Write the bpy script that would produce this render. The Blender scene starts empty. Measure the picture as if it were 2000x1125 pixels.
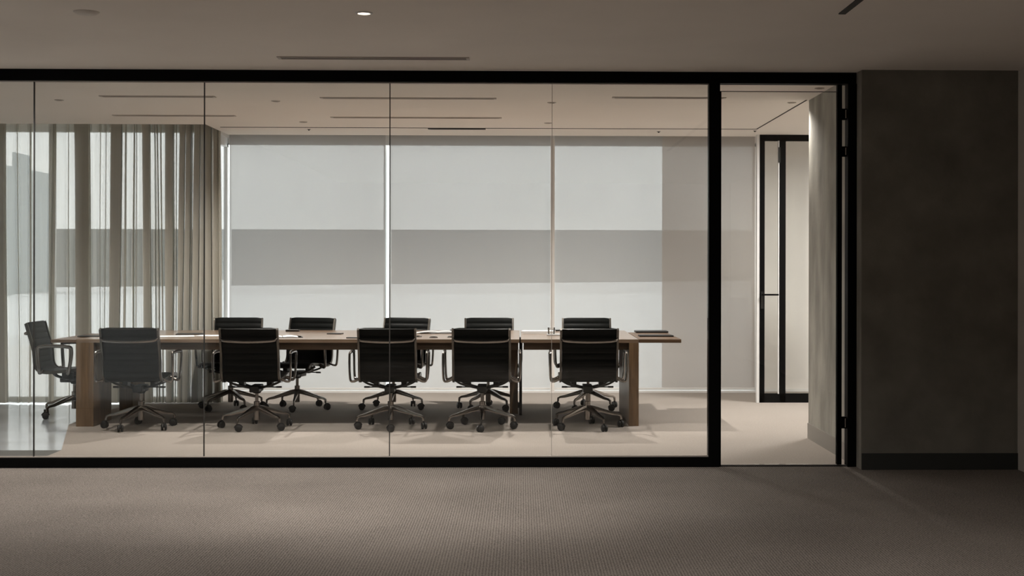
import bpy, math, random
from mathutils import Vector, Matrix
random.seed(4)
sc = bpy.context.scene
col = sc.collection
R = math.radians
# ------------------------------------------------------------------ camera, world, exposure
F, CX, HX, HY, TH, ROLL, H = 2650.0, 1074.0, 1018.0, 520.0, 0.021, 0.0016, 1.35
cam_d = bpy.data.cameras.new('camera'); cam = bpy.data.objects.new('camera', cam_d); col.objects.link(cam)
cam_d.sensor_width = 36; cam_d.lens = F / 2000 * 36
cam_d.shift_x = -(CX - 1000) / 2000; cam_d.shift_y = -(562.5 - (HY + ROLL * (CX - HX))) / 2000
cam_d.clip_end = 2000; cam_d.clip_start = 0.05
cam.matrix_world = Matrix.Translation((0, 0, H)) @ Matrix.Rotation(-TH, 4, 'Z') @ Matrix.Rotation(R(90), 4, 'X') @ Matrix.Rotation(ROLL, 4, 'Z')
sc.camera = cam
sc.view_settings.view_transform = 'Standard'; sc.view_settings.look = 'None'
sc.view_settings.gamma = 1; sc.view_settings.use_curve_mapping = False
sc.view_settings.exposure = 1.1
SKY = 1.6
w = bpy.data.worlds.new('world'); sc.world = w; w.use_nodes = True
nt = w.node_tree; bg = nt.nodes['Background']
tc = nt.nodes.new('ShaderNodeTexCoord'); sx = nt.nodes.new('ShaderNodeSeparateXYZ'); rp = nt.nodes.new('ShaderNodeValToRGB')
nt.links.new(tc.outputs['Generated'], sx.inputs[0]); nt.links.new(sx.outputs['Z'], rp.inputs[0]); nt.links.new(rp.outputs[0], bg.inputs[0])
rp.color_ramp.elements[0].position = 0.0; rp.color_ramp.elements[0].color = (0.97, 0.955, 0.935, 1)
rp.color_ramp.elements[1].position = 0.6; rp.color_ramp.elements[1].color = (0.92, 0.93, 0.95, 1)
bg.inputs[1].default_value = SKY

def PX(px, Y):
    u = (px - CX) / F
    return (u + TH) / (1 - u * TH) * Y
def PZ(px, py, Y):
    D = PX(px, Y) * math.sin(TH) + Y * math.cos(TH)
    return H - (py - (HY + ROLL * (px - HX))) * D / F

# ------------------------------------------------------------------ materials
def mat(name, color, rough=0.5, metal=0.0, var=0.0, vscale=8.0, vstretch=(1, 1, 1), bump=0.0, bscale=60.0, spec=0.5, detail=4.0):
    m = bpy.data.materials.new(name); m.use_nodes = True
    n = m.node_tree.nodes; l = m.node_tree.links; p = n['Principled BSDF']
    p.inputs['Base Color'].default_value = (*color, 1); p.inputs['Roughness'].default_value = rough
    p.inputs['Metallic'].default_value = metal; p.inputs['Specular IOR Level'].default_value = spec
    t = n.new('ShaderNodeTexCoord'); mp = n.new('ShaderNodeMapping'); l.new(t.outputs['Object'], mp.inputs[0])
    mp.inputs['Scale'].default_value = vstretch
    if var > 0:
        ns = n.new('ShaderNodeTexNoise'); ns.inputs['Scale'].default_value = vscale; ns.inputs['Detail'].default_value = detail
        l.new(mp.outputs[0], ns.inputs['Vector'])
        r = n.new('ShaderNodeValToRGB'); l.new(ns.outputs[0], r.inputs[0])
        r.color_ramp.elements[0].position = 0.3; r.color_ramp.elements[1].position = 0.7
        r.color_ramp.elements[0].color = (*[c * (1 - var) for c in color], 1); r.color_ramp.elements[1].color = (*[min(1, c * (1 + var)) for c in color], 1)
        l.new(r.outputs[0], p.inputs['Base Color'])
    if bump > 0:
        nb = n.new('ShaderNodeTexNoise'); nb.inputs['Scale'].default_value = bscale; l.new(mp.outputs[0], nb.inputs['Vector'])
        b = n.new('ShaderNodeBump'); b.inputs['Strength'].default_value = bump; b.inputs['Distance'].default_value = 0.01
        l.new(nb.outputs[0], b.inputs['Height']); l.new(b.outputs[0], p.inputs['Normal'])
    return m

def sheet_mat(name, transp, trans_col, diff_col, k=0.5, tint=(1, 1, 1), weave=0.0, wscale=(40, 1, 1)):
    """woven fabric: part open holes, part light-scattering threads"""
    m = bpy.data.materials.new(name); m.use_nodes = True
    n = m.node_tree.nodes; l = m.node_tree.links; n.remove(n['Principled BSDF']); out = n['Material Output']
    T = n.new('ShaderNodeBsdfTransparent'); T.inputs[0].default_value = (*tint, 1)
    tr = n.new('ShaderNodeBsdfTranslucent'); tr.inputs[0].default_value = (*trans_col, 1)
    df = n.new('ShaderNodeBsdfDiffuse'); df.inputs[0].default_value = (*diff_col, 1)
    a = n.new('ShaderNodeMixShader'); a.inputs[0].default_value = k; l.new(tr.outputs[0], a.inputs[1]); l.new(df.outputs[0], a.inputs[2])
    b = n.new('ShaderNodeMixShader'); b.inputs[0].default_value = transp; l.new(a.outputs[0], b.inputs[1]); l.new(T.outputs[0], b.inputs[2])
    if weave:
        t = n.new('ShaderNodeTexCoord'); mp = n.new('ShaderNodeMapping'); mp.inputs['Scale'].default_value = wscale
        l.new(t.outputs['Object'], mp.inputs[0]); ns = n.new('ShaderNodeTexNoise'); ns.inputs['Scale'].default_value = 3; l.new(mp.outputs[0], ns.inputs['Vector'])
        mr = n.new('ShaderNodeMapRange'); mr.inputs[1].default_value = .3; mr.inputs[2].default_value = .7
        mr.inputs[3].default_value = transp - weave; mr.inputs[4].default_value = transp + weave
        l.new(ns.outputs[0], mr.inputs[0]); l.new(mr.outputs[0], b.inputs[0])
    l.new(b.outputs[0], out.inputs[0])
    return m

def glass_mat(name, tint=(0.97, 0.98, 0.975), refl=1.0):
    m = bpy.data.materials.new(name); m.use_nodes = True
    n = m.node_tree.nodes; l = m.node_tree.links; n.remove(n['Principled BSDF']); out = n['Material Output']
    T = n.new('ShaderNodeBsdfTransparent'); T.inputs[0].default_value = (*tint, 1)
    G = n.new('ShaderNodeBsdfGlossy'); G.inputs['Roughness'].default_value = 0.0
    fr = n.new('ShaderNodeFresnel'); fr.inputs[0].default_value = 1.5
    ml = n.new('ShaderNodeMath'); ml.operation = 'MULTIPLY'; ml.inputs[1].default_value = refl; l.new(fr.outputs[0], ml.inputs[0])
    x = n.new('ShaderNodeMixShader'); l.new(ml.outputs[0], x.inputs[0]); l.new(T.outputs[0], x.inputs[1]); l.new(G.outputs[0], x.inputs[2])
    l.new(x.outputs[0], out.inputs[0])
    return m

def emit_mat(name, color, strength):
    m = bpy.data.materials.new(name); m.use_nodes = True
    p = m.node_tree.nodes['Principled BSDF']; p.inputs['Base Color'].default_value = (*color, 1)
    p.inputs['Emission Color'].default_value = (*color, 1); p.inputs['Emission Strength'].default_value = strength
    return m

def carpet_mat(name, c1, c2, ribs, rough=0.95, rib_scale=70, noise_scale=160, bump=0.6):
    m = bpy.data.materials.new(name); m.use_nodes = True
    n = m.node_tree.nodes; l = m.node_tree.links; p = n['Principled BSDF']; p.inputs['Roughness'].default_value = rough
    p.inputs['Specular IOR Level'].default_value = 0.2
    t = n.new('ShaderNodeTexCoord')
    n1 = n.new('ShaderNodeTexNoise'); n1.inputs['Scale'].default_value = noise_scale; n1.inputs['Detail'].default_value = 3; l.new(t.outputs['Object'], n1.inputs['Vector'])
    n2 = n.new('ShaderNodeTexNoise'); n2.inputs['Scale'].default_value = 1.1; n2.inputs['Detail'].default_value = 2; l.new(t.outputs['Object'], n2.inputs['Vector'])
    wv = n.new('ShaderNodeTexWave'); wv.wave_type = 'BANDS'; wv.bands_direction = 'X'; wv.inputs['Scale'].default_value = rib_scale / 6.2832 * 2
    wv.inputs['Distortion'].default_value = 4.5; wv.inputs['Detail'].default_value = 2; wv.inputs['Detail Scale'].default_value = 6
    l.new(t.outputs['Object'], wv.inputs['Vector'])
    mx = n.new('ShaderNodeMath'); mx.operation = 'MULTIPLY_ADD'; mx.inputs[1].default_value = ribs; l.new(wv.outputs['Fac'], mx.inputs[0]); l.new(n1.outputs[0], mx.inputs[2])
    m3 = n.new('ShaderNodeMath'); m3.operation = 'MULTIPLY_ADD'; m3.inputs[1].default_value = 0.25; l.new(n2.outputs[0], m3.inputs[0]); l.new(mx.outputs[0], m3.inputs[2])
    r = n.new('ShaderNodeValToRGB'); l.new(m3.outputs[0], r.inputs[0])
    mid = 0.5 + ribs / 2 + .125
    r.color_ramp.elements[0].position = max(0, mid - .25); r.color_ramp.elements[1].position = min(1, mid + .25)
    r.color_ramp.elements[0].color = (*c1, 1); r.color_ramp.elements[1].color = (*c2, 1)
    l.new(r.outputs[0], p.inputs['Base Color'])
    b = n.new('ShaderNodeBump'); b.inputs['Strength'].default_value = bump; b.inputs['Distance'].default_value = 0.004
    l.new(mx.outputs[0], b.inputs['Height']); l.new(b.outputs[0], p.inputs['Normal'])
    return m

def wood_mat(name, c1, c2, rough=0.32, grain=(1.2, 22, 22), spec=.5, coat=0):
    m = bpy.data.materials.new(name); m.use_nodes = True
    n = m.node_tree.nodes; l = m.node_tree.links; p = n['Principled BSDF']; p.inputs['Roughness'].default_value = rough
    t = n.new('ShaderNodeTexCoord'); mp = n.new('ShaderNodeMapping'); mp.inputs['Scale'].default_value = grain; p.inputs['Specular IOR Level'].default_value = spec; p.inputs['Coat Weight'].default_value = coat; p.inputs['Coat Roughness'].default_value = .25
    l.new(t.outputs['Object'], mp.inputs[0])
    ns = n.new('ShaderNodeTexNoise'); ns.inputs['Scale'].default_value = 2.2; ns.inputs['Detail'].default_value = 8; ns.inputs['Distortion'].default_value = .6
    l.new(mp.outputs[0], ns.inputs['Vector'])
    r = n.new('ShaderNodeValToRGB'); l.new(ns.outputs[0], r.inputs[0])
    r.color_ramp.elements[0].position = .32; r.color_ramp.elements[1].position = .68
    r.color_ramp.elements[0].color = (*c1, 1); r.color_ramp.elements[1].color = (*c2, 1)
    l.new(r.outputs[0], p.inputs['Base Color'])
    b = n.new('ShaderNodeBump'); b.inputs['Strength'].default_value = .15; b.inputs['Distance'].default_value = .002
    l.new(ns.outputs[0], b.inputs['Height']); l.new(b.outputs[0], p.inputs['Normal'])
    return m

M = dict(
    black=mat('black powder coat', (.003, .003, .003), .6, spec=.06),
    ceil=mat('painted plaster ceiling', (.80, .745, .685), .9, var=.03, vscale=1.2, spec=.1),
    lobby_ceil=mat('lobby plaster ceiling', (.93, .865, .80), .9, var=.03, vscale=1.2, spec=.1),
    wall=mat('white wall paint', (.76, .725, .69), .8, var=.02, vscale=2, spec=.2),
    dark_wall=mat('dark lobby wall', (.07, .065, .06), .9),
    wood_panel=wood_mat('walnut panel', (.05, .032, .02), (.09, .06, .038), .5),
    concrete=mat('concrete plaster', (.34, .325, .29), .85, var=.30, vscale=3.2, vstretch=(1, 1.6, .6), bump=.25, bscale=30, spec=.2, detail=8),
    shaded_concrete=mat('concrete plaster with painted shade', (.22, .21, .185), .8, var=.22, vscale=3.0, bump=.2, bscale=30, spec=.2, detail=8),  # same concrete as the side, its shade put into the base colour
    plinth=mat('plinth paint', (.27, .25, .225), .6),
    dark_plinth=mat('dark plinth paint', (.028, .03, .028), .6),
    groove=mat('shadow gap', (.015, .012, .01), .9),
    slot=mat('diffuser slot', (.10, .085, .075), .5),
    slot_black=mat('black slot', (.008, .008, .008), .6),
    slot_frame=mat('diffuser frame', (.50, .44, .39), .5),
    glass=glass_mat('partition glass', refl=.8),
    ext_glass=glass_mat('window glass', (.96, .98, .98), .8),
    seal=mat('dark silicone joint', (.03, .027, .024), .5),
    clear_seal=mat('clear silicone joint', (.34, .32, .29), .4),
    white_metal=mat('white metal', (.75, .74, .73), .45),
    blind=sheet_mat('screen blind fabric', .115, (.20, .20, .20), (.74, .71, .68), .5, weave=.006, wscale=(6, 1, .4)),
    blind_lining=sheet_mat('lined blind cloth', .025, (.15, .135, .122), (.78, .72, .67), .5),
    curtain=sheet_mat('sheer curtain cloth', .205, (.36, .35, .32), (.70, .67, .585), .62, weave=.03, wscale=(30, 1, .3)),
    lobby_sheer=sheet_mat('lobby sheer cloth', .10, (.4, .4, .39), (.3, .3, .29), .5),
    leather=mat('black leather', (.0018, .0024, .0022), .42, bump=.08, bscale=200, spec=.14),
    chrome=mat('polished aluminium', (.27, .245, .225), .2, 1.0),
    rail=mat('dark bronze rail', (.13, .118, .105), .28, 1.0),
    dark_metal=mat('dark cast metal', (.03, .03, .028), .38, .6),
    rubber=mat('black rubber', (.008, .008, .008), .5),
    wood=wood_mat('oiled walnut', (.135, .086, .053), (.225, .15, .097), .3, spec=.7, coat=.6),
    wood_leg=wood_mat('oiled walnut upright', (.11, .067, .034), (.20, .122, .064), .4, grain=(22, 22, 1.2)),
    wood_dark=wood_mat('dark walnut', (.075, .042, .022), (.13, .078, .043), .4),
    paper=mat('white paper', (.78, .79, .80), .6),
    grey_paper=mat('grey paper', (.42, .43, .44), .5),
    dark_item=mat('black plastic', (.012, .012, .012), .35),
    cover=mat('black leatherette', (.014, .013, .013), .45),
    clear=glass_mat('tumbler glass', (.98, .985, .98), 1.0),
    carpet=carpet_mat('ribbed grey brown carpet', (.085, .075, .067), (.33, .295, .265), .28, noise_scale=120, bump=.8),
    carpet_in=carpet_mat('taupe carpet', (.285, .25, .222), (.365, .325, .29), .02, noise_scale=90, bump=.05),
    stone=mat('polished grey stone', (.42, .455, .49), .13, var=.08, vscale=1.5, spec=.7),
    mat=mat('grey entrance matting', (.10, .10, .093), .8),
    hazy=mat('hazy grey facade', (.15, .155, .155), .9),
    tower=mat('pale blue grey facade', (.44, .48, .49), .8),
    tower_win=mat('tower window band', (.10, .13, .135), .5),
    pale=mat('pale roof', (.80, .79, .78), .9),
    pale_bright=mat('bright roof', (.95, .95, .94), .9),
    fin=mat('white outdoor fin', (.95, .95, .95), .6),
    lamp_glow=emit_mat('lamp diffuser', (1, .86, .7), 2.0),
    disc=mat('ceiling disc', (.72, .66, .60), .6),
)

# ------------------------------------------------------------------ mesh helpers
class MB:
    def __init__(s): s.v = []; s.f = []
    def add(s, vs, fs):
        o = len(s.v); s.v += [tuple(v) for v in vs]; s.f += [tuple(i + o for i in f) for f in fs]; return s
    def box(s, x0, x1, y0, y1, z0, z1):
        vs = [(x, y, z) for x in (x0, x1) for y in (y0, y1) for z in (z0, z1)]
        return s.add(vs, [(0, 1, 3, 2), (4, 6, 7, 5), (0, 4, 5, 1), (2, 3, 7, 6), (0, 2, 6, 4), (1, 5, 7, 3)])
    def obox(s, c, ax, ay, az):
        c, ax, ay, az = map(Vector, (c, ax, ay, az)); vs = [c + i * ax + j * ay + k * az for i in (-1, 1) for j in (-1, 1) for k in (-1, 1)]
        return s.add(vs, [(0, 1, 3, 2), (4, 6, 7, 5), (0, 4, 5, 1), (2, 3, 7, 6), (0, 2, 6, 4), (1, 5, 7, 3)])
    def sweep(s, pts, sec, closed=False, scales=None, up=(0, 0, 1)):
        """sec: list of 2D section points; pts: 3D path"""
        pts = [Vector(p) for p in pts]; n = len(pts); k = len(sec); rings = []
        nrm = None
        for i, p in enumerate(pts):
            if closed: t = (pts[(i + 1) % n] - pts[i - 1]).normalized()
            else: t = (pts[min(i + 1, n - 1)] - pts[max(i - 1, 0)]).normalized()
            if nrm is None:
                u = Vector(up)
                if abs(u.dot(t)) > .95: u = Vector((1, 0, 0)) if abs(t.x) < .9 else Vector((0, 1, 0))
                nrm = (u - t * u.dot(t)).normalized()
            else: nrm = (nrm - t * nrm.dot(t)).normalized()
            b = t.cross(nrm); sc_ = scales[i] if scales else 1.0
            if not isinstance(sc_, tuple): sc_ = (sc_, sc_)
            rings.append([p + b * (a * sc_[0]) + nrm * (c * sc_[1]) for a, c in sec])
        vs = [v for r_ in rings for v in r_]; fs = []
        m = n if closed else n - 1
        for i in range(m):
            j = (i + 1) % n
            for q in range(k):
                q2 = (q + 1) % k; fs.append((i * k + q, i * k + q2, j * k + q2, j * k + q))
        if not closed: fs.append(tuple(range(k))[::-1]); fs.append(tuple((n - 1) * k + q for q in range(k)))
        return s.add(vs, fs)
    def tube(s, pts, r, seg=10, closed=False, scales=None):
        return s.sweep(pts, [(math.cos(2 * math.pi * i / seg) * r, math.sin(2 * math.pi * i / seg) * r) for i in range(seg)], closed, scales)
    def lathe(s, prof, seg=24, c=(0, 0, 0), axis='Z'):
        vs = []; fs = []; k = len(prof)
        for i in range(seg):
            a = 2 * math.pi * i / seg
            for r, z in prof:
                p = (r * math.cos(a), r * math.sin(a), z)
                if axis == 'X': p = (p[2], p[0], p[1])
                if axis == 'Y': p = (p[0], p[2], p[1])
                vs.append((p[0] + c[0], p[1] + c[1], p[2] + c[2]))
        for i in range(seg):
            j = (i + 1) % seg
            for q in range(k - 1): fs.append((i * k + q, j * k + q, j * k + q + 1, i * k + q + 1))
        if prof[0][0] > 1e-6: fs.append(tuple(i * k for i in range(seg))[::-1])
        if prof[-1][0] > 1e-6: fs.append(tuple(i * k + k - 1 for i in range(seg)))
        return s.add(vs, fs)
    def prism(s, poly, z0, z1):
        n = len(poly); vs = [(x, y, z0) for x, y in poly] + [(x, y, z1) for x, y in poly]
        return s.add(vs, [tuple(range(n))[::-1], tuple(range(n, 2 * n))] + [(i, (i + 1) % n, n + (i + 1) % n, n + i) for i in range(n)])
    def build(s, name, material, parent=None, bevel=0, smooth=True, loc=None):
        me = bpy.data.meshes.new(name); me.from_pydata(s.v, [], s.f); me.validate(); me.update()
        import bmesh
        bm = bmesh.new(); bm.from_mesh(me)
        bmesh.ops.remove_doubles(bm, verts=bm.verts, dist=1e-6)
        bmesh.ops.recalc_face_normals(bm, faces=bm.faces); bm.to_mesh(me); bm.free()
        me.materials.append(material if not isinstance(material, str) else M[material])
        if smooth:
            me.polygons.foreach_set('use_smooth', [True] * len(me.polygons)); me.set_sharp_from_angle(angle=R(38))
        o = bpy.data.objects.new(name, me); col.objects.link(o)
        if bevel:
            b = o.modifiers.new('bevel', 'BEVEL'); b.width = bevel; b.segments = 2; b.limit_method = 'ANGLE'
        if parent: o.parent = parent
        if loc: o.location = loc
        return o

def tag(o, label=None, cat=None, group=None, kind=None):
    if label: o['label'] = label
    if cat: o['category'] = cat
    if group: o['group'] = group
    if kind: o['kind'] = kind
    return o
def empty(name, loc=(0, 0, 0), rz=0):
    o = bpy.data.objects.new(name, None); col.objects.link(o); o.location = loc; o.rotation_euler = (0, 0, rz); o.empty_display_size = .1
    return o
def box(name, m, x0, x1, y0, y1, z0, z1, parent=None, bevel=0):
    return MB().box(x0, x1, y0, y1, z0, z1).build(name, m, parent, bevel, smooth=False)
def struct(o, label=None, cat=None): return tag(o, label, cat, kind='structure')
def smooth_path(pts, n=6):
    """Catmull-Rom through points"""
    pts = [Vector(p) for p in pts]; out = []
    for i in range(len(pts) - 1):
        p0 = pts[max(i - 1, 0)]; p1 = pts[i]; p2 = pts[i + 1]; p3 = pts[min(i + 2, len(pts) - 1)]
        for k in range(n):
            t = k / n
            out.append(.5 * ((2 * p1) + (-p0 + p2) * t + (2 * p0 - 5 * p1 + 4 * p2 - p3) * t * t + (-p0 + 3 * p1 - 3 * p2 + p3) * t ** 3))
    out.append(pts[-1]); return out
def round_path(pts, r, n=5):
    """polyline with rounded corners"""
    pts = [Vector(p) for p in pts]; out = [pts[0]]
    for i in range(1, len(pts) - 1):
        a = (pts[i - 1] - pts[i]); b = (pts[i + 1] - pts[i]); rr = min(r, a.length * .49, b.length * .49)
        p = pts[i] + a.normalized() * rr; q = pts[i] + b.normalized() * rr
        for k in range(n + 1):
            t = k / n; out.append((1 - t) ** 2 * p + 2 * t * (1 - t) * pts[i] + t * t * q)
    out.append(pts[-1]); return out

# ------------------------------------------------------------------ room shell
GY = 9.11            # front face of the glazed partition
GB = GY + .09
CZ = 2.66
XL = -6.6            # left end of the rooms
XR = 3.31            # lobby right wall
PIERX = 2.262
PIERY0, PIERY1 = GY - .13, 10.64
WY = 14.62           # window plane of the back wall
CWY = 13.72          # window plane behind the curtain
JX = PX(443, 14.5)   # the return between them
RX = 5.2

struct(box('floor', 'carpet', -2.85, XR + .1, -3.1, GY + .03, -.15, 0), 'ribbed grey brown carpet of the lobby in front of the glass wall', 'floor')
struct(MB().prism([(XL, 5.4), (-2.85, 5.4), (-2.85, GY + .03), (XL, GY + .03)], -.15, 0).build('floor', 'carpet', smooth=False), 'carpet of the lobby left of the frame, out to its window', 'floor')
SX = PX(150, 10.6)
SE = [(-3.36, GY + .03), (-3.36, 9.99), (-3.84, 11.6), (-3.84, CWY + .2)]
struct(MB().prism([SE[0], (RX, GY + .03), (RX, WY + .3), (JX, WY + .3), (JX, CWY + .2), SE[3], SE[2], SE[1]], -.15, 0).build('floor', 'carpet_in', smooth=False), 'smooth taupe carpet of the meeting room under the table', 'floor')
struct(MB().prism([(XL, 9.99), SE[1], SE[2], SE[3], (XL, CWY + .2)], -.15, 0).build('floor', 'stone', smooth=False), 'polished grey floor at the left end of the meeting room', 'floor')

struct(box('floor', 'mat', XL, -3.36, GY + .03, 9.99, -.15, 0), 'dark grey floor strip inside the glass at the far left', 'floor')
struct(box('ceiling', 'lobby_ceil', XL, XR + .1, -3.1, GY + .0, CZ, CZ + .3), 'plain plaster ceiling of the lobby', 'ceiling')
PKX = -2.93
LIP1, LIP2 = 12.64, 13.62
struct(MB().prism([(XL, GY), (RX, GY), (RX, LIP2), (PKX, LIP2), (PKX, LIP1), (XL, LIP1)], CZ, CZ + .3).build('ceiling', 'ceil', smooth=False), 'warm white ceiling of the meeting room behind the glass', 'ceiling')
struct(box('ceiling', 'ceil', XL, RX, LIP1 - .05, WY + .3, CZ + .3, CZ + .4), 'raised back of the curtain and blind pocket in the ceiling', 'ceiling')

struct(box('wall_right', 'wall', XR, XR + .12, -3.1, PIERY0 + .02, 0, CZ), 'plain wall at the far right edge of the lobby', 'wall')
struct(box('wall_front', 'dark_wall', -2.97, XR + .12, -3.22, -3.1, 0, CZ), 'dark wall behind the camera', 'wall')
struct(box('wall_left', 'dark_wall', -2.97, -2.85, -3.1, 5.4, 0, CZ), 'dark side wall of the lobby beside the camera', 'wall')
struct(box('wall_left', 'wall', XL - .12, XL, 5.4, CWY + .2, 0, CZ + .4), 'pale end wall at the far left of both rooms', 'wall')
# lobby notch window, seen only as a reflection in the glass
wl = struct(empty('window_5', (0, 5.4, 0)), 'tall lobby window with a sheer drape, left of the camera', 'window')
f = MB(); 
for xx in (XL, -5.4, -4.15, -2.93): f.box(xx, xx + .06, -.04, .04, 0, CZ)
f.box(XL, -2.87, -.04, .04, 0, .08).box(XL, -2.87, -.04, .04, CZ - .1, CZ); f.build('window_frame', 'black', wl, smooth=False)
mb = MB(); mb.box(XL, -2.87, -.006, .006, .08, CZ - .1); mb.build('glass_pane', 'ext_glass', wl, smooth=False)
pts = [(XL + .1 + i * .0125, .14 + .03 * math.sin(i * .55) + .02 * math.sin(i * .21)) for i in range(292)]
mb = MB(); vs = [(x, y, z) for x, y in pts for z in (.02, CZ - .01)]
mb.add(vs, [(2 * i, 2 * i + 2, 2 * i + 3, 2 * i + 1) for i in range(len(pts) - 1)])
dr = mb.build('sheer_drape', 'lobby_sheer'); dr.location = (0, 5.4, 0)
tag(dr, 'pale sheer drape at the lobby window left of the camera', 'curtain')

# pier between lobby and corridor: front darkened in colour for shade, plain concrete towards the room
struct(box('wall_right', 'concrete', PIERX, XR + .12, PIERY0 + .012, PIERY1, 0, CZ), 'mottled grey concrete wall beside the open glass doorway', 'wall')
struct(box('wall_right', 'shaded_concrete', PIERX + .002, XR, PIERY0, PIERY0 + .012, 0, CZ), 'concrete wall face with shade painted in, right of the black door frame', 'wall')
struct(box('baseboard_right', 'dark_plinth', PIERX + .002, XR, PIERY0 - .008, PIERY0, 0, .11), 'dark flush plinth along the concrete wall face with shade painted in', 'baseboard')
struct(box('baseboard_left', 'plinth', PIERX - .008, PIERX, GB + .01, PIERY1, 0, .12), 'grey plinth along the concrete wall inside the doorway', 'baseboard')

# back wall: window wall openings between JX and the wall right of 1293
w1a, w1b = PX(443, WY), PX(1480, WY)
box_ = struct(box('wall_back', 'wall', w1b, RX, WY, WY + .15, 0, CZ + .4), 'pale wall at the back right of the meeting room', 'wall')
struct(box('wall_back', 'wall', JX - .1, w1b, WY, WY + .15, CZ + .02, CZ + .4), 'lintel above the blinds', 'wall')
struct(box('wall_left', 'wall', XL, JX + .0, CWY, CWY + .12, PZ(200, 252, CWY), CZ + .4), 'lintel above the curtained window', 'wall')
struct(box('wall_right', 'wall', RX, RX + .1, PIERY1 - .2, WY + .2, 0, CZ + .4), 'corridor end wall right of the far door', 'wall')
struct(box('wall_right', 'wall', XR, RX, PIERY1 - .2, PIERY1, 0, CZ + .4), 'corridor wall behind the concrete pier', 'wall')
struct(box('trim_1', 'white_metal', JX, PX(1478, WY), WY - .14, WY - .06, 0, .022), 'thin white sill strip along the foot of the blinds', 'trim')

# ------------------------------------------------------------------ exterior windows
def win(name, x0, x1, Y, ztop, mull, label, mw=.05):
    r = struct(empty(name, (0, Y, 0)), label, 'window')
    f = MB().box(x0, x1, .0, .08, 0, .03).box(x0, x1, 0, .08, ztop - .03, ztop)
    for q in mull: f.box(q - mw / 2, q + mw / 2, 0, .08, 0, ztop)
    f.build('window_frame', 'white_metal', r, smooth=False)
    MB().box(x0, x1, .035, .045, .03, ztop - .03).build('glass_pane', 'ext_glass', r, smooth=False)
    return r
win('window_2', w1a, w1b, WY, CZ + .02, [w1b - .025], 'full height window behind the roller blinds')
win('window_3', XL, JX, CWY, PZ(200, 252, CWY), [PX(-200, CWY), PX(100, CWY), JX - .03], 'full height window behind the sheer curtain')
r = struct(empty('window_4', (JX, 0, 0)), 'narrow return window between curtain and first blind', 'window')
MB().box(-.05, -.01, CWY + .1, CWY + .14, 0, CZ).box(-.05, -.01, WY - .06, WY, 0, CZ).box(-.05, -.01, CWY + .1, WY, CZ - .04, CZ + .06).build('window_frame', 'white_metal', r, smooth=False)
MB().box(-.035, -.027, CWY + .12, WY, 0, CZ).build('glass_pane', 'ext_glass', r, smooth=False)
struct(box('wall_left', 'wall', JX - .06, JX, CWY, WY + .1, CZ + .06, CZ + .4), 'lintel above the narrow return window', 'wall')
fx = PX(756, 14.75)
struct(box('trim_2', 'fin', fx - .04, fx - .01, 14.78, 15.35, -1, 4), 'added white outdoor fin that makes the gap between two blinds bright', 'trim')  # added fin whose sky-lit side brightens the gap
struct(box('trim_3', 'fin', JX - .14, JX - .12, 14.8, 15.3, -1, 4), 'white outdoor facade fin beside the return window', 'trim')

# ------------------------------------------------------------------ roller blinds
BY = 14.5
def blind(x0, x1, label, lining=None):
    r = tag(empty('roller_blind', ((x0 + x1) / 2, BY, 0)), label, 'blind', 'roller blinds on the back windows')
    hw = (x1 - x0) / 2
    q = hw if lining is None else lining - r.location.x
    MB().add([(-hw, 0, .05), (q, 0, .05), (q, 0, CZ + .22), (-hw, 0, CZ + .22)], [(0, 1, 2, 3)]).build('blind_fabric', 'blind', r, smooth=False)
    MB().box(-hw, hw, -.008, .008, .03, .052).build('hem_bar', 'white_metal', r, bevel=.003)
    MB().lathe([(.03, -hw), (.03, hw)], 16, (0, 0, CZ + .24), 'X').build('roller_tube', 'white_metal', r)
    if lining is not None:
        o = MB().add([(q, .0, .05), (hw, .0, .05), (hw, .0, CZ + .22), (q, .0, CZ + .22)], [(0, 1, 2, 3)]).build('lined_strip', 'blind_lining', r, smooth=False)
        o['label'] = 'warmer, darker lined strip at the right of the blind'
    return r
blind(PX(448, BY), PX(752.5, BY), 'white roller blind nearest the curtain, left of the bright gap')
blind(PX(761, BY), PX(1075, BY), 'white roller blind in the middle, right of the bright gap')
blind(PX(1083, BY), PX(1474, BY), 'white roller blind at the right, its right part darker and warm', PX(1293, BY))
struct(box('trim_4', 'wall', PX(1075, BY), PX(1083, BY), BY - .04, BY - .012, 0, CZ + .05), 'pale mullion between the middle and right blinds', 'trim')

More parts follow.
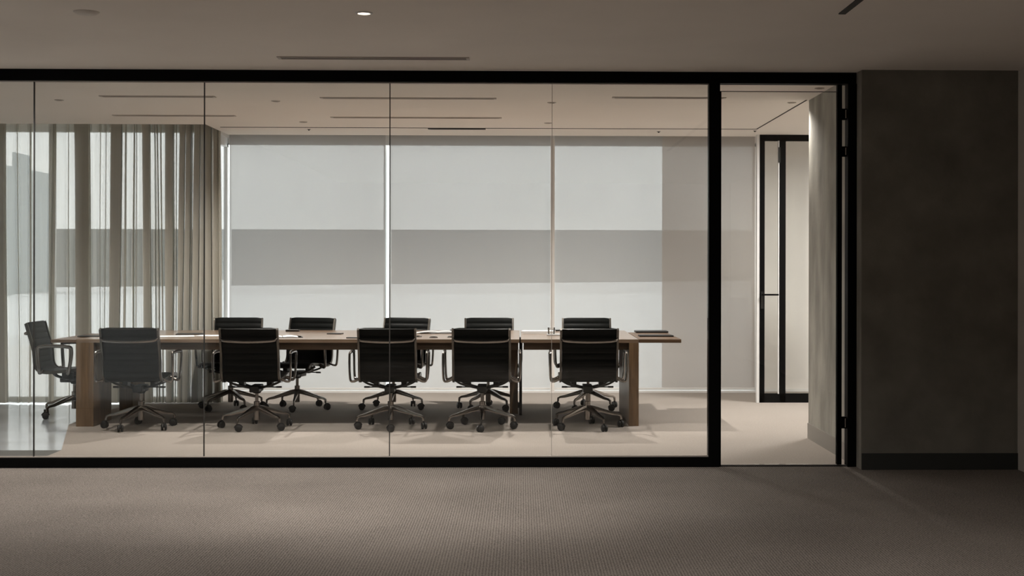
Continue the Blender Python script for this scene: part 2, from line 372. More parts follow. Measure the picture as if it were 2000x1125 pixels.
# ------------------------------------------------------------------ sheer curtain
CY = 13.36
def curtain():
    dense = [(-260, -225, 3), (-150, -120, 5), (-60, -35, 3), (-12, 9, 5), (146, 173, 5), (218, 239, 5), (278, 291, 5), (323, 339, 5), (352, 362, 5), (365, 375, 5), (381, 391, 5), (393, 399, 3), (402, 413, 5), (416, 425, 5)]
    thin = [-190, -90, 33, 60, 104, 108, 133, 196, 207, 246, 262, 267, 300, 306, 314, 346, 378, 428]
    ev = [(a, b, n) for a, b, n in dense] + [(t - w_, t + w_, 3) for t, w_ in ((t, random.choice((.5, .8, 1.3, 1.8))) for t in thin)]; ev.sort()
    P = [(-300, 0.0)]
    for a, b, n in ev:
        last = P[-1][0]; g = a - last
        if g > 2:
            k = max(2, int(g / 6))
            for i in range(1, k): P.append((last + g * i / k, .018 * math.sin((last + g * i / k) * .13) + .006 * math.sin(last * .7 + i)))
        # layered fold: forward, back, forward ...
        for q in range(n):
            y = -.05 + .1 * q / max(1, n - 1)
            e = (a, b) if q % 2 == 0 else (b, a); j = random.uniform(-.8, .8)
            for tt in (0, .33, .67, 1): P.append((e[0] + (e[1] - e[0]) * tt + j, y + .006 * math.sin(tt * 3.1 + q)))
    zs = [.012, .3, .7, 1.2, 1.8, 2.3, 2.62, CZ + .25]
    mb = MB(); k = len(zs); vs = []
    ph = [random.uniform(0, 6) for _ in P]
    for i, (px, dy) in enumerate(P):
        x = PX(px, CY)
        for z in zs:
            sag = .032 * (1 - z / 2.9) * math.sin(px * .045 + .6)
            vs.append((x + sag + .003 * math.sin(z * 2 + px * .2), dy * (1.0 - .25 * (z / 2.9)), z))
    mb.add(vs, [(i * k + q, (i + 1) * k + q, (i + 1) * k + q + 1, i * k + q + 1) for i in range(len(P) - 1) for q in range(k - 1)])
    r = tag(empty('sheer_curtain', (0, CY, 0)), 'floor length taupe sheer curtain with dark folds at the left window', 'curtain')
    mb.build('curtain_cloth', 'curtain', r)
    MB().box(XL + .05, PX(430, CY), -.03, .03, CZ + .25, CZ + .3).build('curtain_track', 'white_metal', r, smooth=False)
curtain()

# ------------------------------------------------------------------ glazed partition and door
part = struct(empty('window_1', (0, GY, 0)), 'black framed glass wall of the meeting room', 'window')
zt, zb = 2.585, .066
pl, pr = PX(1385, GY), PX(1406, GY)
jl, jr = PX(1656, GY), PX(1672, GY)
MB().box(XL, jr, 0, .09, zt, CZ).build('top_rail', 'black', part, smooth=False)
MB().box(XL, pl, 0, .09, 0, zb).build('bottom_rail', 'black', part, smooth=False)
MB().box(pl, pr, 0, .09, 0, zt).build('post', 'black', part, smooth=False)
MB().box(jl, PIERX, 0, .09, 0, zt).build('post', 'black', part, smooth=False)
bead = MB().box(XL, pl, .03, .06, zb, zb + .006).box(XL, pl, .03, .06, zt - .006, zt); bead.build('glazing_bead', 'slot_frame', part, smooth=False)
js = [XL] + [PX(q, GY) for q in (-302, 62, 396, 760, 1078)] + [pl]
for i in range(len(js) - 1):
    MB().box(js[i] + .003, js[i + 1] - .003, .038, .05, zb + .006, zt - .006).build('glass_pane', 'glass', part, smooth=False)
    if i: MB().box(js[i] - (.0015 if i == 5 else .003), js[i] + (.0015 if i == 5 else .003), .036, .052, zb + .006, zt - .006).build('joint_seal', 'clear_seal' if i == 5 else 'seal', part, smooth=False)

d1 = struct(empty('door_1', (jl, GY + .045, 0)), 'closed clear glass door with a black hinge stile, right of the black post', 'door')
sl, sr = PX(1637, GY) - jl, PX(1646, GY) - jl
ztop = PZ(1520, 178, GY)
MB().box(sl, sr, -.02, .02, .012, zt - .004).build('hinge_stile', 'black', d1, smooth=False)
MB().box(pr - jl + .004, sl, -.005, .005, .012, ztop).build('glass_pane', 'glass', d1, smooth=False)
MB().box(pr - jl + .004, sl, -.0055, .0055, ztop, ztop + .004).build('glass_edge', 'seal', d1, smooth=False)
MB().box(pr - jl, pr - jl + .011, -.03, .03, 0, ztop).build('door_stop', 'black', d1, smooth=False)
for za, zb_ in ((211, 233), (285, 305), (815, 838)):
    a, b = PZ(1650, za, GY), PZ(1650, zb_, GY)
    h = MB().box(sr, .0, -.012, .012, b, a).build('hinge', 'black', d1, smooth=False)
    MB().lathe([(.007, b + .01), (.007, a - .01)], 10, (-.008, -.02, 0)).build('hinge_pin', 'chrome', h)
struct(box('trim_5', 'groove', pr, jl, GY + .02, GY + .07, 0, .006), 'thin dark threshold strip under the glass door', 'trim')

# ------------------------------------------------------------------ far door
FY = 13.42
d2 = struct(empty('door_2', (PX(1483, FY), FY, 0)), 'tall black framed glass door at the back right of the room', 'door')
ox = d2.location.x
def fx_(p): return PX(p, FY) - ox
zh = PZ(1530, 275, FY); zs_ = PZ(1530, 769, FY)
MB().box(0, .9, 0, .06, zh, CZ).build('door_header', 'black', d2, smooth=False)
MB().box(0, .9, 0, .06, 0, zs_).build('bottom_rail', 'black', d2, smooth=False)
MB().box(0, fx_(1493.5), 0, .06, 0, zh + .02).build('stile', 'black', d2, smooth=False)
MB().box(fx_(1523.5), fx_(1534.5), 0, .06, 0, zh + .02).build('stile', 'black', d2, smooth=False)
MB().box(fx_(1493.5), fx_(1523.5), .025, .033, zs_, zh).build('glass_pane', 'glass', d2, smooth=False)
MB().box(fx_(1534.5), .9, .025, .033, zs_, zh).build('glass_pane', 'glass', d2, smooth=False)
MB().box(fx_(1519.5), fx_(1521.5), -.01, .02, zs_, zh).build('edge_strip', 'white_metal', d2, smooth=False)
hz = PZ(1505, 575.5, FY)
mb = MB().tube([(fx_(1489), -.0, hz), (fx_(1489), -.05, hz)], .009).tube([(fx_(1489), -.05, hz), (fx_(1519), -.05, hz)], .009)
hd = mb.build('door_handle', 'black', d2)
MB().box(fx_(1486), fx_(1491), -.012, 0, hz - .14, hz + .03).build('lock_plate', 'dark_metal', d2, smooth=False)
MB().box(fx_(1519.5), fx_(1523), -.03, 0, PZ(1520, 318, FY), PZ(1520, 288, FY)).build('door_closer', 'dark_metal', d2, smooth=False)
struct(box('trim_6', 'white_metal', PX(1478, FY), ox, FY - .01, FY + .05, 0, CZ), 'slim white post left of the far black door', 'trim')
struct(box('baseboard_back', 'white_metal', ox - .1, RX, WY - .015, WY, .0, .03), 'white skirting strip seen through the far glass door', 'baseboard')

# ------------------------------------------------------------------ ceiling details
GVY = 12.88
struct(box('trim_7', 'groove', PX(430, GVY), PIERX - .02, GVY - .012, GVY + .012, CZ - .003, CZ), 'thin dark shadow line across the meeting room ceiling', 'trim')
struct(box('trim_8', 'groove', PIERX - .03, PIERX - .018, PIERY1 - .02, GVY + .012, CZ - .003, CZ), 'shadow line running back from the concrete wall on the ceiling', 'trim')
def diffuser(x0, x1, Y, label, wd=.05, black=False, g=True):
    r = tag(empty('linear_air_diffuser', ((x0 + x1) / 2, Y, CZ)), label, 'air vent', 'linear ceiling diffusers' if g else None)
    hw = (x1 - x0) / 2
    fr = MB()
    fr.box(-hw - .02, hw + .02, -wd / 2 - .01, -wd / 2, -.006, 0).box(-hw - .02, hw + .02, wd / 2, wd / 2 + .01, -.006, 0)
    fr.box(-hw - .02, -hw, -wd / 2, wd / 2, -.006, 0).box(hw, hw + .02, -wd / 2, wd / 2, -.006, 0).box(-hw, hw, -.004, .004, -.006, 0)
    fr.build('diffuser_frame', 'slot_black' if black else 'slot_frame', r, smooth=False)
    MB().box(-hw, hw, -wd / 2, wd / 2, -.003, -.0005).build('slot', 'slot_black' if black else 'slot', r, smooth=False)
def cy(px, py):
    u = (px - CX) / F; q = (u + TH) / (1 - u * TH)
    return (CZ - H) * F / ((HY + ROLL * (px - HX)) - py) / (q * math.sin(TH) + math.cos(TH))
def dif(px0, px1, py, label, wd=.05, black=False):
    Y = cy((px0 + px1) / 2, py); diffuser(PX(px0, Y), PX(px1, Y), Y, label, wd, black)
dif(548, 910, 113, 'long double slot air diffuser in the lobby ceiling above the glass wall', .07)
dif(200, 415, 188, 'linear air diffuser in the room ceiling, front left above the curtain side')
dif(630, 964, 191.5, 'linear air diffuser in the room ceiling, front middle across the glass joint')
dif(1200, 1412, 190.5, 'linear air diffuser in the room ceiling, front right behind the black post')
dif(225, 455, 225.5, 'faint linear air diffuser in the room ceiling, back left above the curtain')
dif(650, 975, 229.5, 'faint linear air diffuser in the room ceiling, back middle')
dif(840, 944, 251.5, 'short black slot in the shadow line of the room ceiling', .04, True)
yy = cy(1640, 26)
tag(box('track_slot', 'slot_black', PX(1637, yy) - .0, PX(1637, yy) + .035, 3.0, yy, CZ - .006, CZ), 'narrow black track slot in the lobby ceiling at top right', 'track')

def downlight(px, py, label, r=.04, energy=0, spot=140, lit=False, color=(1, .93, .86), group='small recessed ceiling lights', name='recessed_downlight', blend=1.0, rad=.03, tilt=0):
    Y = cy(px, py); X = PX(px, Y)
    e = tag(empty(name, (X, Y, CZ)), label, 'ceiling light', group)
    MB().lathe([(r * .72, -.001), (r * .74, -.006), (r, -.005), (r * 1.02, 0), (r * .72, 0)], 28).build('trim_ring', 'slot_frame' if not lit else 'white_metal', e)
    MB().lathe([(0, -.0015), (r * .72, -.0015), (r * .72, 0), (0, 0)], 24).build('lamp_lens', 'lamp_glow' if lit else 'slot', e)
    if energy:
        ld = bpy.data.lights.new('downlight_beam', 'SPOT'); ld.energy = energy; ld.spot_size = R(spot); ld.spot_blend = blend; ld.color = color; ld.shadow_soft_size = rad
        lo = bpy.data.objects.new('downlight_beam', ld); col.objects.link(lo); lo.parent = e; lo.location = (0, 0, -.03); lo.rotation_euler = (R(tilt), 0, 0)
    return e
WARM = (1, .93, .86)
downlight(710, 25, 'lit round downlight in the lobby ceiling near the top edge', .045, 125, 100, True, group=None, tilt=26)
e = tag(MB().lathe([(0, -.012), (.05, -.012), (.064, -.004), (.066, 0), (0, 0)], 32).build('ceiling_sensor', 'disc'), 'pale round disc flush in the lobby ceiling at top left', 'ceiling disc')
Y = cy(168, 23); e.location = (PX(168, Y), Y, CZ)
for i, (X, Y, en) in enumerate(((-3.55, 8.45, 95), (-4.2, 6.8, 20), (-1.6, 4.2, 32), (1.2, 4.0, 70), (.6, .8, 140), (-1.6, -.4, 80))):  # unseen spot lamps added to brighten the lobby
    e = empty('recessed_downlight', (X, Y, CZ)); tag(e, 'added round lobby fill light out of view, ' + ('far left near the glass', 'far left by the window', 'left above the camera', 'right above the camera', 'middle, rearward', 'left rear')[i], 'ceiling light', 'added unseen lobby lights')
    MB().lathe([(.032, -.001), (.033, -.006), (.045, -.005), (.046, 0), (.032, 0)], 24).build('trim_ring', 'white_metal', e)
    ld = bpy.data.lights.new('downlight_beam', 'SPOT'); ld.energy = en; ld.spot_size = R(150); ld.spot_blend = 1; ld.color = WARM; ld.shadow_soft_size = .03
    lo = bpy.data.objects.new('downlight_beam', ld); col.objects.link(lo); lo.parent = e; lo.location = (0, 0, -.03); lo.rotation_euler = (R(0 if i == 0 else 26), 0, 0); ld.spot_size = R(150 if i == 0 else 102)
for px, py, en, lb in ((115, 195, 50, 'front left over the polished floor'), (538, 197, 60, 'front, between the left and middle diffusers'), (1077, 200, 60, 'front, at the fourth glass joint'),
                       (592, 238, 120, 'back, left of the middle diffuser'), (1070, 240, 125, 'back, at the fourth glass joint'),
                       (1546, 200, 28, 'right, seen through the glass door'), (1600, 172, 0, 'nearest the door, cut by its top edge')):
    downlight(px, py, 'small recessed ceiling light in the meeting room, ' + lb, .035, en, 150, color=WARM)
for px, py, lb in ((603, 252.5, 'behind the shadow line, left of the bright gap'), (1286, 257, 'behind the shadow line, right'), (1474, 255.5, 'in the back right corner')):
    Y = cy(px, py)
    e = tag(MB().lathe([(0, -.02), (.012, -.02), (.014, -.006), (.03, -.004), (.032, 0), (0, 0)], 16).build('sprinkler_head', 'dark_metal'), 'tiny ceiling sprinkler in the meeting room, ' + lb, 'sprinkler', 'ceiling sprinklers')
    e.location = (PX(px, Y), Y, CZ); e.scale = (.6, .6, .6)
# added fill lamp, out of view, brightening the wall behind the far door
ld = bpy.data.lights.new('corridor_fill', 'AREA'); ld.energy = 46; ld.size = .6; ld.color = (1, .97, .94)
cl = tag(empty('fill_lamp', (3.5, 12.3, CZ)), 'added square fill lamp in the corridor, hidden behind the concrete wall', 'ceiling light')
MB().box(-.33, .33, -.33, .33, -.04, 0).build('lamp_body', 'white_metal', cl, bevel=.004)
MB().box(-.3, .3, -.3, .3, -.044, -.04).build('lamp_diffuser', 'lamp_glow', cl, smooth=False)
lo = bpy.data.objects.new('fill_light', ld); col.objects.link(lo); lo.parent = cl; lo.location = (0, 0, -.06)

# ------------------------------------------------------------------ table
TZ = .733; TT = .03; TY0, TY1 = 11.45, 13.06
tx0, txm, tx1 = PX(149, TY0), PX(1016, TY0), PX(1248, TY0)
trl, trr = PX(99, TY0), PX(1331, TY0)
t = tag(empty('conference_table', ((tx0 + txm) / 2, (TY0 + TY1) / 2, 0)), 'long walnut conference table, its larger left section up to the joint', 'table', None)
def tb(name, x0, x1, y0, y1, z0, z1, m, par, bevel=.002):
    o = par.location; return MB().box(x0 - o.x, x1 - o.x, y0 - o.y, y1 - o.y, z0, z1).build(name, m, par, bevel, smooth=False)
tb('tabletop', tx0, txm - .006, TY0, TY1, TZ - TT, TZ, 'wood', t)
tb('apron', tx0 + .14, txm - .015, TY0 + .06, TY0 + .09, TZ - .092, TZ - TT, 'wood_dark', t)
tb('apron', tx0 + .14, txm - .05, TY1 - .46, TY1 - .43, TZ - .092, TZ - TT, 'wood_dark', t)
tb('leg_panel', tx0, PX(183, TY0), TY0, 11.95, 0, TZ - TT, 'wood_leg', t)
tb('leg_panel', tx0 + .02, PX(183, TY0), 12.6, 13.0, 0, TZ - TT, 'wood_leg', t)
tb('leg', PX(996, 12.42), PX(1012, 12.42), 12.41, 12.49, 0, TZ - TT, 'wood_leg', t)
tb('side_leaf', trl, tx0, TY0, TY0 + 1.05, TZ - TT, TZ - .004, 'wood_dark', t)
t2 = tag(empty('conference_table', ((txm + tx1) / 2, (TY0 + TY1) / 2, 0)), 'short walnut table section right of the joint, with side leaf and slab leg', 'table', None)
tb('tabletop', txm + .006, tx1, TY0, TY1, TZ - TT, TZ, 'wood', t2)
tb('apron', txm + .03, tx1 - .08, TY0 + .06, TY0 + .09, TZ - .092, TZ - TT, 'wood_dark', t2)
tb('apron', txm + .06, tx1 - .08, TY1 - .46, TY1 - .43, TZ - .092, TZ - TT, 'wood_dark', t2)
tb('leg_panel', PX(1229, TY0), tx1, TY0, 12.62, 0, TZ - TT, 'wood_leg', t2)
tb('leg', PX(1014.5, 12.35), PX(1020, 12.35), 12.3, 12.42, 0, TZ - TT, 'slot_black', t2)
tb('side_leaf', tx1 + .004, trr, TY0, TY0 + 1.2, TZ - TT + .001, TZ + .001, 'wood_dark', t2)

# ------------------------------------------------------------------ office chair
PROF = [(-.352, .842), (-.345, .825), (-.318, .73), (-.288, .63), (-.276, .55), (-.272, .49), (-.258, .447), (-.225, .418), (-.17, .408), (-.08, .413), (.03, .425), (.13, .435), (.2, .436), (.235, .425), (.25, .405)]
def chair(name, label, star, rz, loc, group, parts=None):
    c = empty(name, loc, rz); tag(c, label, 'chair', group)
    prof = smooth_path([(0, y, z) for y, z in PROF], 14)
    L = [0]
    for i in range(1, len(prof)): L.append(L[-1] + (prof[i] - prof[i - 1]).length)
    # ribbed sling with puffed channels on both faces
    def sling(i0, i1, nm):
        mb = MB(); nx = 10; hw = .222; ring = []
        for i in range(i0, i1):
            p = prof[i]; tg = (prof[min(i + 1, len(prof) - 1)] - prof[max(i - 1, 0)]).normalized(); nr = Vector((0, -tg.z, tg.y))
            ph = (L[i] / .052) % 1.0; puff = .0075 + .0065 * abs(math.sin(math.pi * ph)) ** .6
            if L[i] < .02: puff = .014
            row = []
            for q in range(nx + 1):
                x = -hw + 2 * hw * q / nx; ed = min(1, min(q, nx - q) / 1.0 + .35)
                row.append(Vector((x, 0, 0)) + p + nr * (puff * ed))
            for q in range(nx, -1, -1):
                x = -hw + 2 * hw * q / nx; ed = min(1, min(q, nx - q) / 1.0 + .35)
                row.append(Vector((x, 0, 0)) + p - nr * (puff * .75 * ed))
            ring.append(row)
        k = len(ring[0]); vs = [v for r_ in ring for v in r_]
        fs = [(i * k + q, i * k + (q + 1) % k, (i + 1) * k + (q + 1) % k, (i + 1) * k + q) for i in range(len(ring) - 1) for q in range(k)]
        fs.append(tuple(range(k))); fs.append(tuple((len(ring) - 1) * k + q for q in range(k)))
        mb.add(vs, fs); return mb.build(nm, 'leather', c)
    cut = next(i for i, p in enumerate(prof) if p.y > -.2 and p.z < .45)
    sling(0, cut + 1, 'backrest'); sling(cut, len(prof), 'seat')
    sec = [(-.008, -.014), (.008, -.014), (.008, .014), (-.008, .014)]
    for sx_ in (-1, 1):
        pr_ = [Vector((sx_ * .231, p.y, p.z)) for p in prof[5::3]]
        MB().sweep(pr_, sec, up=(0, 1, 0)).build('side_rail', 'rail', c, bevel=.003)
        # arm loop
        A = [(.236, -.262, .585), (.262, -.262, .60), (.302, -.25, .635), (.312, -.20, .640), (.312, .03, .640), (.310, .065, .60), (.306, .05, .44), (.300, .02, .405), (.262, -.02, .400), (.236, -.03, .412)]
        A = [(.236, -.205, .425), (.285, -.205, .405), (.312, -.205, .43), (.316, -.215, .60), (.312, -.19, .640), (.312, .03, .640), (.314, .075, .60), (.306, .05, .43), (.285, .03, .402), (.236, .02, .425)]
        pa = smooth_path([(sx_ * x, y, z) for x, y, z in A], 6)
        MB().sweep(pa, [(math.cos(k_ * math.pi / 4) * .016, math.sin(k_ * math.pi / 4) * .010) for k_ in range(8)]).build('armrest', 'chrome', c)
    # back brace, seat braces
    br = smooth_path([(-.231, -.335, .765), (-.19, -.375, .745), (0, -.385, .737), (.19, -.375, .745), (.231, -.335, .765)], 6)
    MB().sweep(br, [(-.004, -.009), (.004, -.009), (.006, 0), (.004, .009), (-.004, .009), (-.006, 0)]).build('back_brace', 'chrome', c)
    for yy_ in (-.11, .12):
        b = smooth_path([(-.231, yy_, .412), (-.17, yy_ * .9, .375), (-.07, yy_ * .5, .345), (0, yy_ * .4, .335), (.07, yy_ * .5, .345), (.17, yy_ * .9, .375), (.231, yy_, .412)], 5)
        MB().sweep(b, [(-.014, -.008), (.014, -.008), (.014, .008), (-.014, .008)]).build('seat_brace', 'dark_metal', c)
    mb = MB().box(-.04, .04, -.12, .09, .305, .362)
    for sx_ in (-1, 1):
        mb.obox((sx_ * .115, -.02, .372), (.022, 0, 0), (0, .05, 0), (0, 0, .03))
    mb.lathe([(.03, .29), (.045, .318), (.045, .33)], 16); mb.build('tilt_mechanism', 'dark_metal', c, bevel=.008)
    MB().tube([(-.21, -.05, .346), (.21, -.05, .346)], .005).tube([(-.215, -.05, .346), (-.17, -.05, .346)], .008).tube([(.17, -.05, .346), (.215, -.05, .346)], .008).build('tilt_lever', 'dark_metal', c)
    MB().lathe([(.0, .31), (.014, .31), (.014, .225), (.025, .222), (.025, .07), (.02, .066), (0, .066)], 20).build('gas_column', 'chrome', c)
    for i in range(5):
        a = R(star) + i * 2 * math.pi / 5 - rz; d = Vector((math.cos(a), math.sin(a), 0)); sd = Vector((-d.y, d.x, 0))
        P_ = [(.018, .172), (.06, .165), (.14, .142), (.22, .118), (.266, .110), (.287, .098), (.29, .066)]
        scl = [(1.3, 1.3), (1.25, 1.25), (1.05, 1.05), (.85, .8), (.7, .6), (.6, .6), (.5, .55)]
        pth = [Vector((0, 0, z)) + d * r_ for r_, z in P_]
        MB().sweep(pth, [(-.013, -.018), (.013, -.018), (.015, 0), (.010, .014), (-.010, .014), (-.015, 0)], scales=scl).build('base_leg', 'chrome', c, bevel=.0)
        cs = R(random.choice([20, 75, 140, 200, 290])); wx = Vector((math.cos(cs), math.sin(cs), 0)); wy = Vector((-wx.y, wx.x, 0)); c0 = d * .29 + wy * .012 + Vector((0, 0, .028))
        mb = MB()
        for s_ in (-1, 1):
            ring = []; n = 18
            for (r_, o_) in ((.0, .022), (.022, .0225), (.028, .019), (.028, .008), (.022, .005), (0, .005)):
                ring.append([c0 + wx * (s_ * o_) + wy * (r_ * math.cos(2 * math.pi * k / n)) + Vector((0, 0, r_ * math.sin(2 * math.pi * k / n))) for k in range(n)])
            vs = [v for q in ring for v in q]; fs = [(i2 * n + k, i2 * n + (k + 1) % n, (i2 + 1) * n + (k + 1) % n, (i2 + 1) * n + k) for i2 in range(len(ring) - 1) for k in range(n)]
            mb.add(vs, fs)
        hood = [c0 + wy * (.031 * math.cos(q)) + Vector((0, 0, .031 * math.sin(q))) for q in [R(x_) for x_ in range(10, 171, 20)]]
        mb.sweep(hood, [(-.006, -.002), (.006, -.002), (.006, .002), (-.006, .002)], up=tuple(wx))
        mb.tube([d * .29 + Vector((0, 0, .07)), d * .29 + Vector((0, 0, .045)), c0], .006)
        mb.build('caster', 'rubber', c)
    return c
GF = 'black ribbed chairs along the near side of the table'; GR = 'black ribbed chairs along the far side of the table'
FYc = 11.34
front = [(276, 36, 'leftmost on near side'), (502, 32, 'second from left, near side'),
         (763.5, -87, 'near side, crossed by third glass joint'), (942.5, -90, 'near side, just left of table joint'),
         (1147.5, 7, 'near side, nearest right table leg')]
for px, st, lb in front:
    chair('office_chair', 'black ribbed office chair with aluminium frame, ' + lb, st, 0, (PX(px, FYc), FYc, 0), GF)
RYc = 12.84
rear = [(451, 20, 180, 'far side, next to the curtain end'), (581, -15, 164, 'far side, turned slightly, second from the curtain'),
        (769, 55, 163, 'far side, behind the third glass joint'), (954, 20, 180, 'far side, behind the table joint'),
        (1149, 25, 180, 'far side, rightmost of that row')]
for px, st, rz, lb in rear:
    chair('office_chair', 'black ribbed leather office chair facing the camera, ' + lb, st, R(rz), (PX(px, RYc), RYc, 0), GR)
chair('office_chair', 'black ribbed leather office chair seen from its side at the left head of the table', 20, R(-90), (PX(146, 12.25), 12.25, 0), None)

# ------------------------------------------------------------------ things on the table
def ty(px, py, z=TZ):
    u = (px - CX) / F; q = (u + TH) / (1 - u * TH)
    return (H - z) * F / (py - (HY + ROLL * (px - HX))) / (q * math.sin(TH) + math.cos(TH))
def at(px, py, z=TZ):
    Y = ty(px, py, z); return (PX(px, Y), Y, z)
def slab(name, m, px, py, wx, wy, th, rz, label, cat, group=None, bevel=.002, z=TZ):
    x, y, _ = at(px, py)
    o = MB().box(-wx / 2, wx / 2, -wy / 2, wy / 2, 0, th).build(name, m, None, bevel, smooth=False)
    o.location = (x, y, z + .0005); o.rotation_euler = (0, 0, R(rz)); return tag(o, label, cat, group)
nb = tag(empty('open_notebook', at(552, 658.5), R(12)), 'open notebook with pale pages on the table between two near chairs', 'notebook')
MB().box(-.17, .17, -.115, .115, 0.0005, .004).build('cover', 'cover', nb, .001)
for s_ in (-1, 1):
    mb = MB(); vs = []
    for i in range(9):
        q = i / 8; vs += [(s_ * (.004 + .155 * q), yv, .004 + .010 * math.sin(math.pi * min(1, q * 1.1 + .08)) * (1 - q * .4)) for yv in (-.108, .108)]
    vs2 = [(v[0], v[1], .004) for v in vs]; n = len(vs)
    fs = [(2 * i, 2 * i + 2, 2 * i + 3, 2 * i + 1) for i in range(8)] + [(n + 2 * i, n + 2 * i + 1, n + 2 * i + 3, n + 2 * i + 2) for i in range(8)] + \
         [(2 * i, n + 2 * i, n + 2 * i + 2, 2 * i + 2) for i in range(8)] + [(2 * i + 1, 2 * i + 3, n + 2 * i + 3, n + 2 * i + 1) for i in range(8)] + [(0, 1, n + 1, n), (16, n + 16, n + 17, 17)]
    mb.add(vs + vs2, fs).build('pages', 'paper', nb)
def tray(px, py, w_, label):
    r = tag(empty('pen_tray', at(px, py)), label, 'pen tray')
    pts_ = [(-w_ / 2, 0, .01), (w_ / 2, 0, .01)]
    MB().sweep(pts_, [(-.03, -.009), (.03, -.009), (.036, .008), (.032, .008), (.026, -.005), (-.026, -.005), (-.032, .008), (-.036, .008)]).build('tray', 'dark_item', r)
    for i in range(3): MB().tube([(-w_ * .4, -.015 + .015 * i, .014), (w_ * .36, -.013 + .014 * i, .014)], .005, 8).build('pen', 'white_metal' if i == 1 else 'dark_metal', r)
tray(572, 647.5, .125, 'small black pen tray on the far side of the table before a chair')
slab('notebook', 'cover', 655, 652.5, .13, .10, .008, -8, 'thin dark notebook lying on the table between second and third near chairs', 'notebook')
slab('phone', 'dark_item', 694, 660.5, .07, .14, .008, 80, 'black phone near the table edge, left of the third near chair', 'phone')
mg = tag(empty('magazine', at(856, 650.5), R(4)), 'open grey magazine on the table between third and fourth near chairs', 'magazine')
for s_ in (-1, 1):
    mb = MB(); P_ = [(s_ * .2 * q / 8, 0, .003 + .014 * math.sin(math.pi * (q / 8 * .8 + .2))) for q in range(9)]
    mb.sweep(P_, [(-.12, -.0015), (.12, -.0015), (.12, .0015), (-.12, .0015)], up=(0, 0, 1)).build('pages', 'grey_paper', mg)
for px, py, lb in ((816, 658, 'beside the third near chair'), (847, 659.5, 'between third and fourth near chairs'), (882, 658.8, 'touching the fourth near chair in view')):
    r = tag(empty('coaster_set', at(px, py)), 'small round coaster with metal rim on the table, ' + lb, 'coaster', 'coasters near the table edge')
    MB().lathe([(0, 0.0005), (.035, 0.0005), (.038, .003), (.036, .006), (0, .006)], 24).build('coaster', 'dark_item', r)
    MB().lathe([(.026, .006), (.03, .006), (.03, .010), (.026, .010), (.026, .006)], 24).build('rim', 'chrome', r)
slab('remote_control', 'dark_item', 886, 647, .035, .12, .014, 20, 'small black remote on the far side left of the fourth near chair', 'remote')
slab('marker_pen', 'dark_item', 787, 646, .1, .014, .012, 5, 'black marker lying on the far side above the third near chair', 'marker')
pd = tag(empty('paper_stack', at(1052, 651), 0), 'stack of white paper on the short table section left of the fourth joint', 'paper')
for i in range(4): MB().obox((0, 0, .0035 + .006 * i), (.15, 0, 0), (.003 * i, .09, 0), (0, 0, .0028)).build('sheet_bundle', 'paper', pd)
slab('phone', 'dark_item', 1090, 646.5, .12, .07, .012, 3, 'dark phone on the far side of the table beside the fourth glass joint', 'phone')
slab('notebook', 'grey_paper', 1089, 655, .19, .11, .012, -2, 'pale grey notebook near the edge, left of the last near chair', 'notebook')
gl = tag(empty('water_glass', at(1077, 655)), 'clear low tumbler beside the pale grey notebook', 'glass')
MB().lathe([(0, .001), (.028, .001), (.033, .07), (.031, .07), (.027, .006), (0, .006)], 24).build('tumbler', 'clear', gl)
slab('folder', 'cover', 1272, 649.5, .30, .22, .016, 0, 'black leather folder on the side leaf, the farther one', 'folder', 'black folders on the right side leaf', z=TZ + .001)
slab('folder', 'cover', 1281, 657.2, .30, .16, .012, 0, 'black leather folder on the side leaf, the nearer one', 'folder', 'black folders on the right side leaf', z=TZ + .001)
slab('paper_sheet', 'paper', 345, 657, .30, .21, .003, 14, 'loose white sheet on the table right of the leftmost near chair', 'paper')
slab('notebook', 'cover', 372, 653, .24, .17, .008, 8, 'slim dark notebook behind the loose white sheet, left of the second joint', 'notebook')
slab('paper_sheet', 'paper', 412, 656, .24, .18, .004, -6, 'white sheet at the second glass joint beside the second near chair', 'paper')
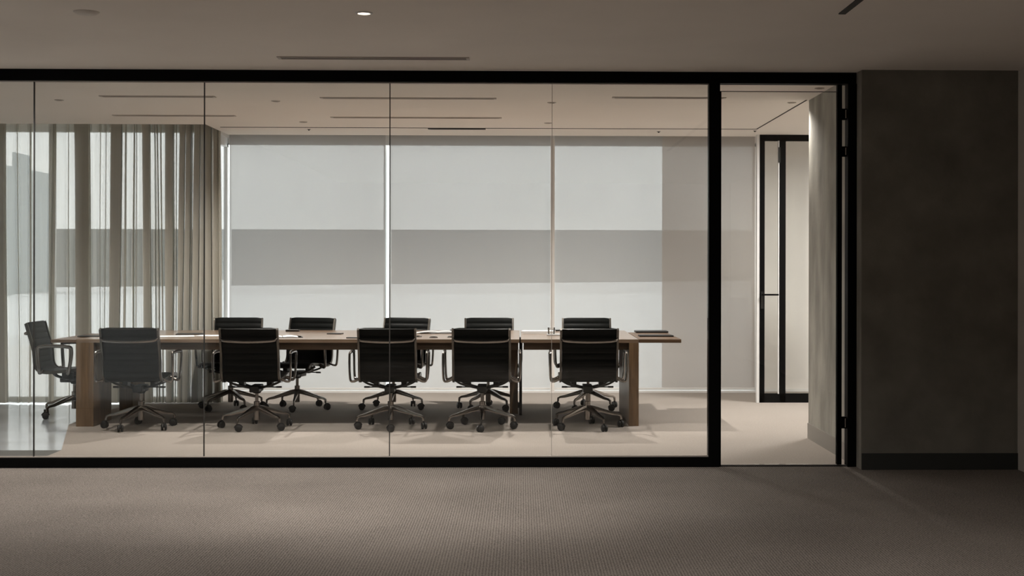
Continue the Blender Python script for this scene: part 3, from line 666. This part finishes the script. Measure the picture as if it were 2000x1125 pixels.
slab('notebook', 'cover', 178, 657, .2, .15, .008, 5, 'dark notebook at the left end of the table above the slab leg', 'notebook')

# ------------------------------------------------------------------ outdoors
def ox_(px, Y): return PX(px, Y)
e = tag(MB().box(ox_(-2500, 260), ox_(1900, 260), 260, 275, -60, PZ(800, 448.5, 260)).build('office_block', 'hazy', smooth=False), 'long dark hazy building band seen across the windows', 'building')
def edge_roof(name, m, y0px, y1px, z, near, label):
    # roof slab whose far edge runs from (0,y0px) to (1480,y1px)
    def P(px, py):
        Y = ty(px, py, z); return (PX(px, Y), Y)
    a = P(0, y0px); b = P(1480, y1px); dx = (b[0] - a[0]); dy = (b[1] - a[1])
    A = (a[0] - dx * .8, a[1] - dy * .3); B = (b[0] + dx * .3, b[1] + dy * .3)
    return tag(MB().prism([(A[0], near), (B[0], near), B, A], z - 3, z).build(name, m, smooth=False), label, 'building')
edge_roof('roof_terrace', 'pale', 570, 549.5, -1.0, 40, 'pale flat roof below the dark band outside')
edge_roof('roof_terrace', 'pale_bright', 577, 573.5, -.9, 44, 'narrow pale parapet roof nearer outside the windows').scale = (1, 1, 1)
def tower(p0, p1, top, Y, m, label, rows=0, base=-60):
    r = tag(empty('tower_block', (PX((p0 + p1) / 2, Y), Y, 0)), label, 'building', 'hazy towers outside the curtained window')
    x1_ = PX(p1, Y + 12); x0_ = PX(p0, Y); r.location.x = (x0_ + x1_) / 2; hw = (x1_ - x0_) / 2; z = PZ((p0 + p1) / 2, top, Y)
    MB().box(-hw, hw, 0, 12, base, z).build('facade', m, r, smooth=False)
    MB().box(-hw * .6, hw * .2, 2, 6, z, z + 1.2).build('roof_plant', m, r, smooth=False)
    for i in range(rows):
        MB().box(-hw * .42, -hw * .05, -.1, 0, z - 3.2 - i * 2.6, z - 1.8 - i * 2.6).build('window_band', 'tower_win', r, smooth=False)
tower(-180, 24, 318, 90, 'tower', 'pale blue grey tower at the far left edge behind the curtain')
tower(8, 104, 322, 110, 'tower', 'pale tower with a column of window bands, behind the first glass joint', 14)
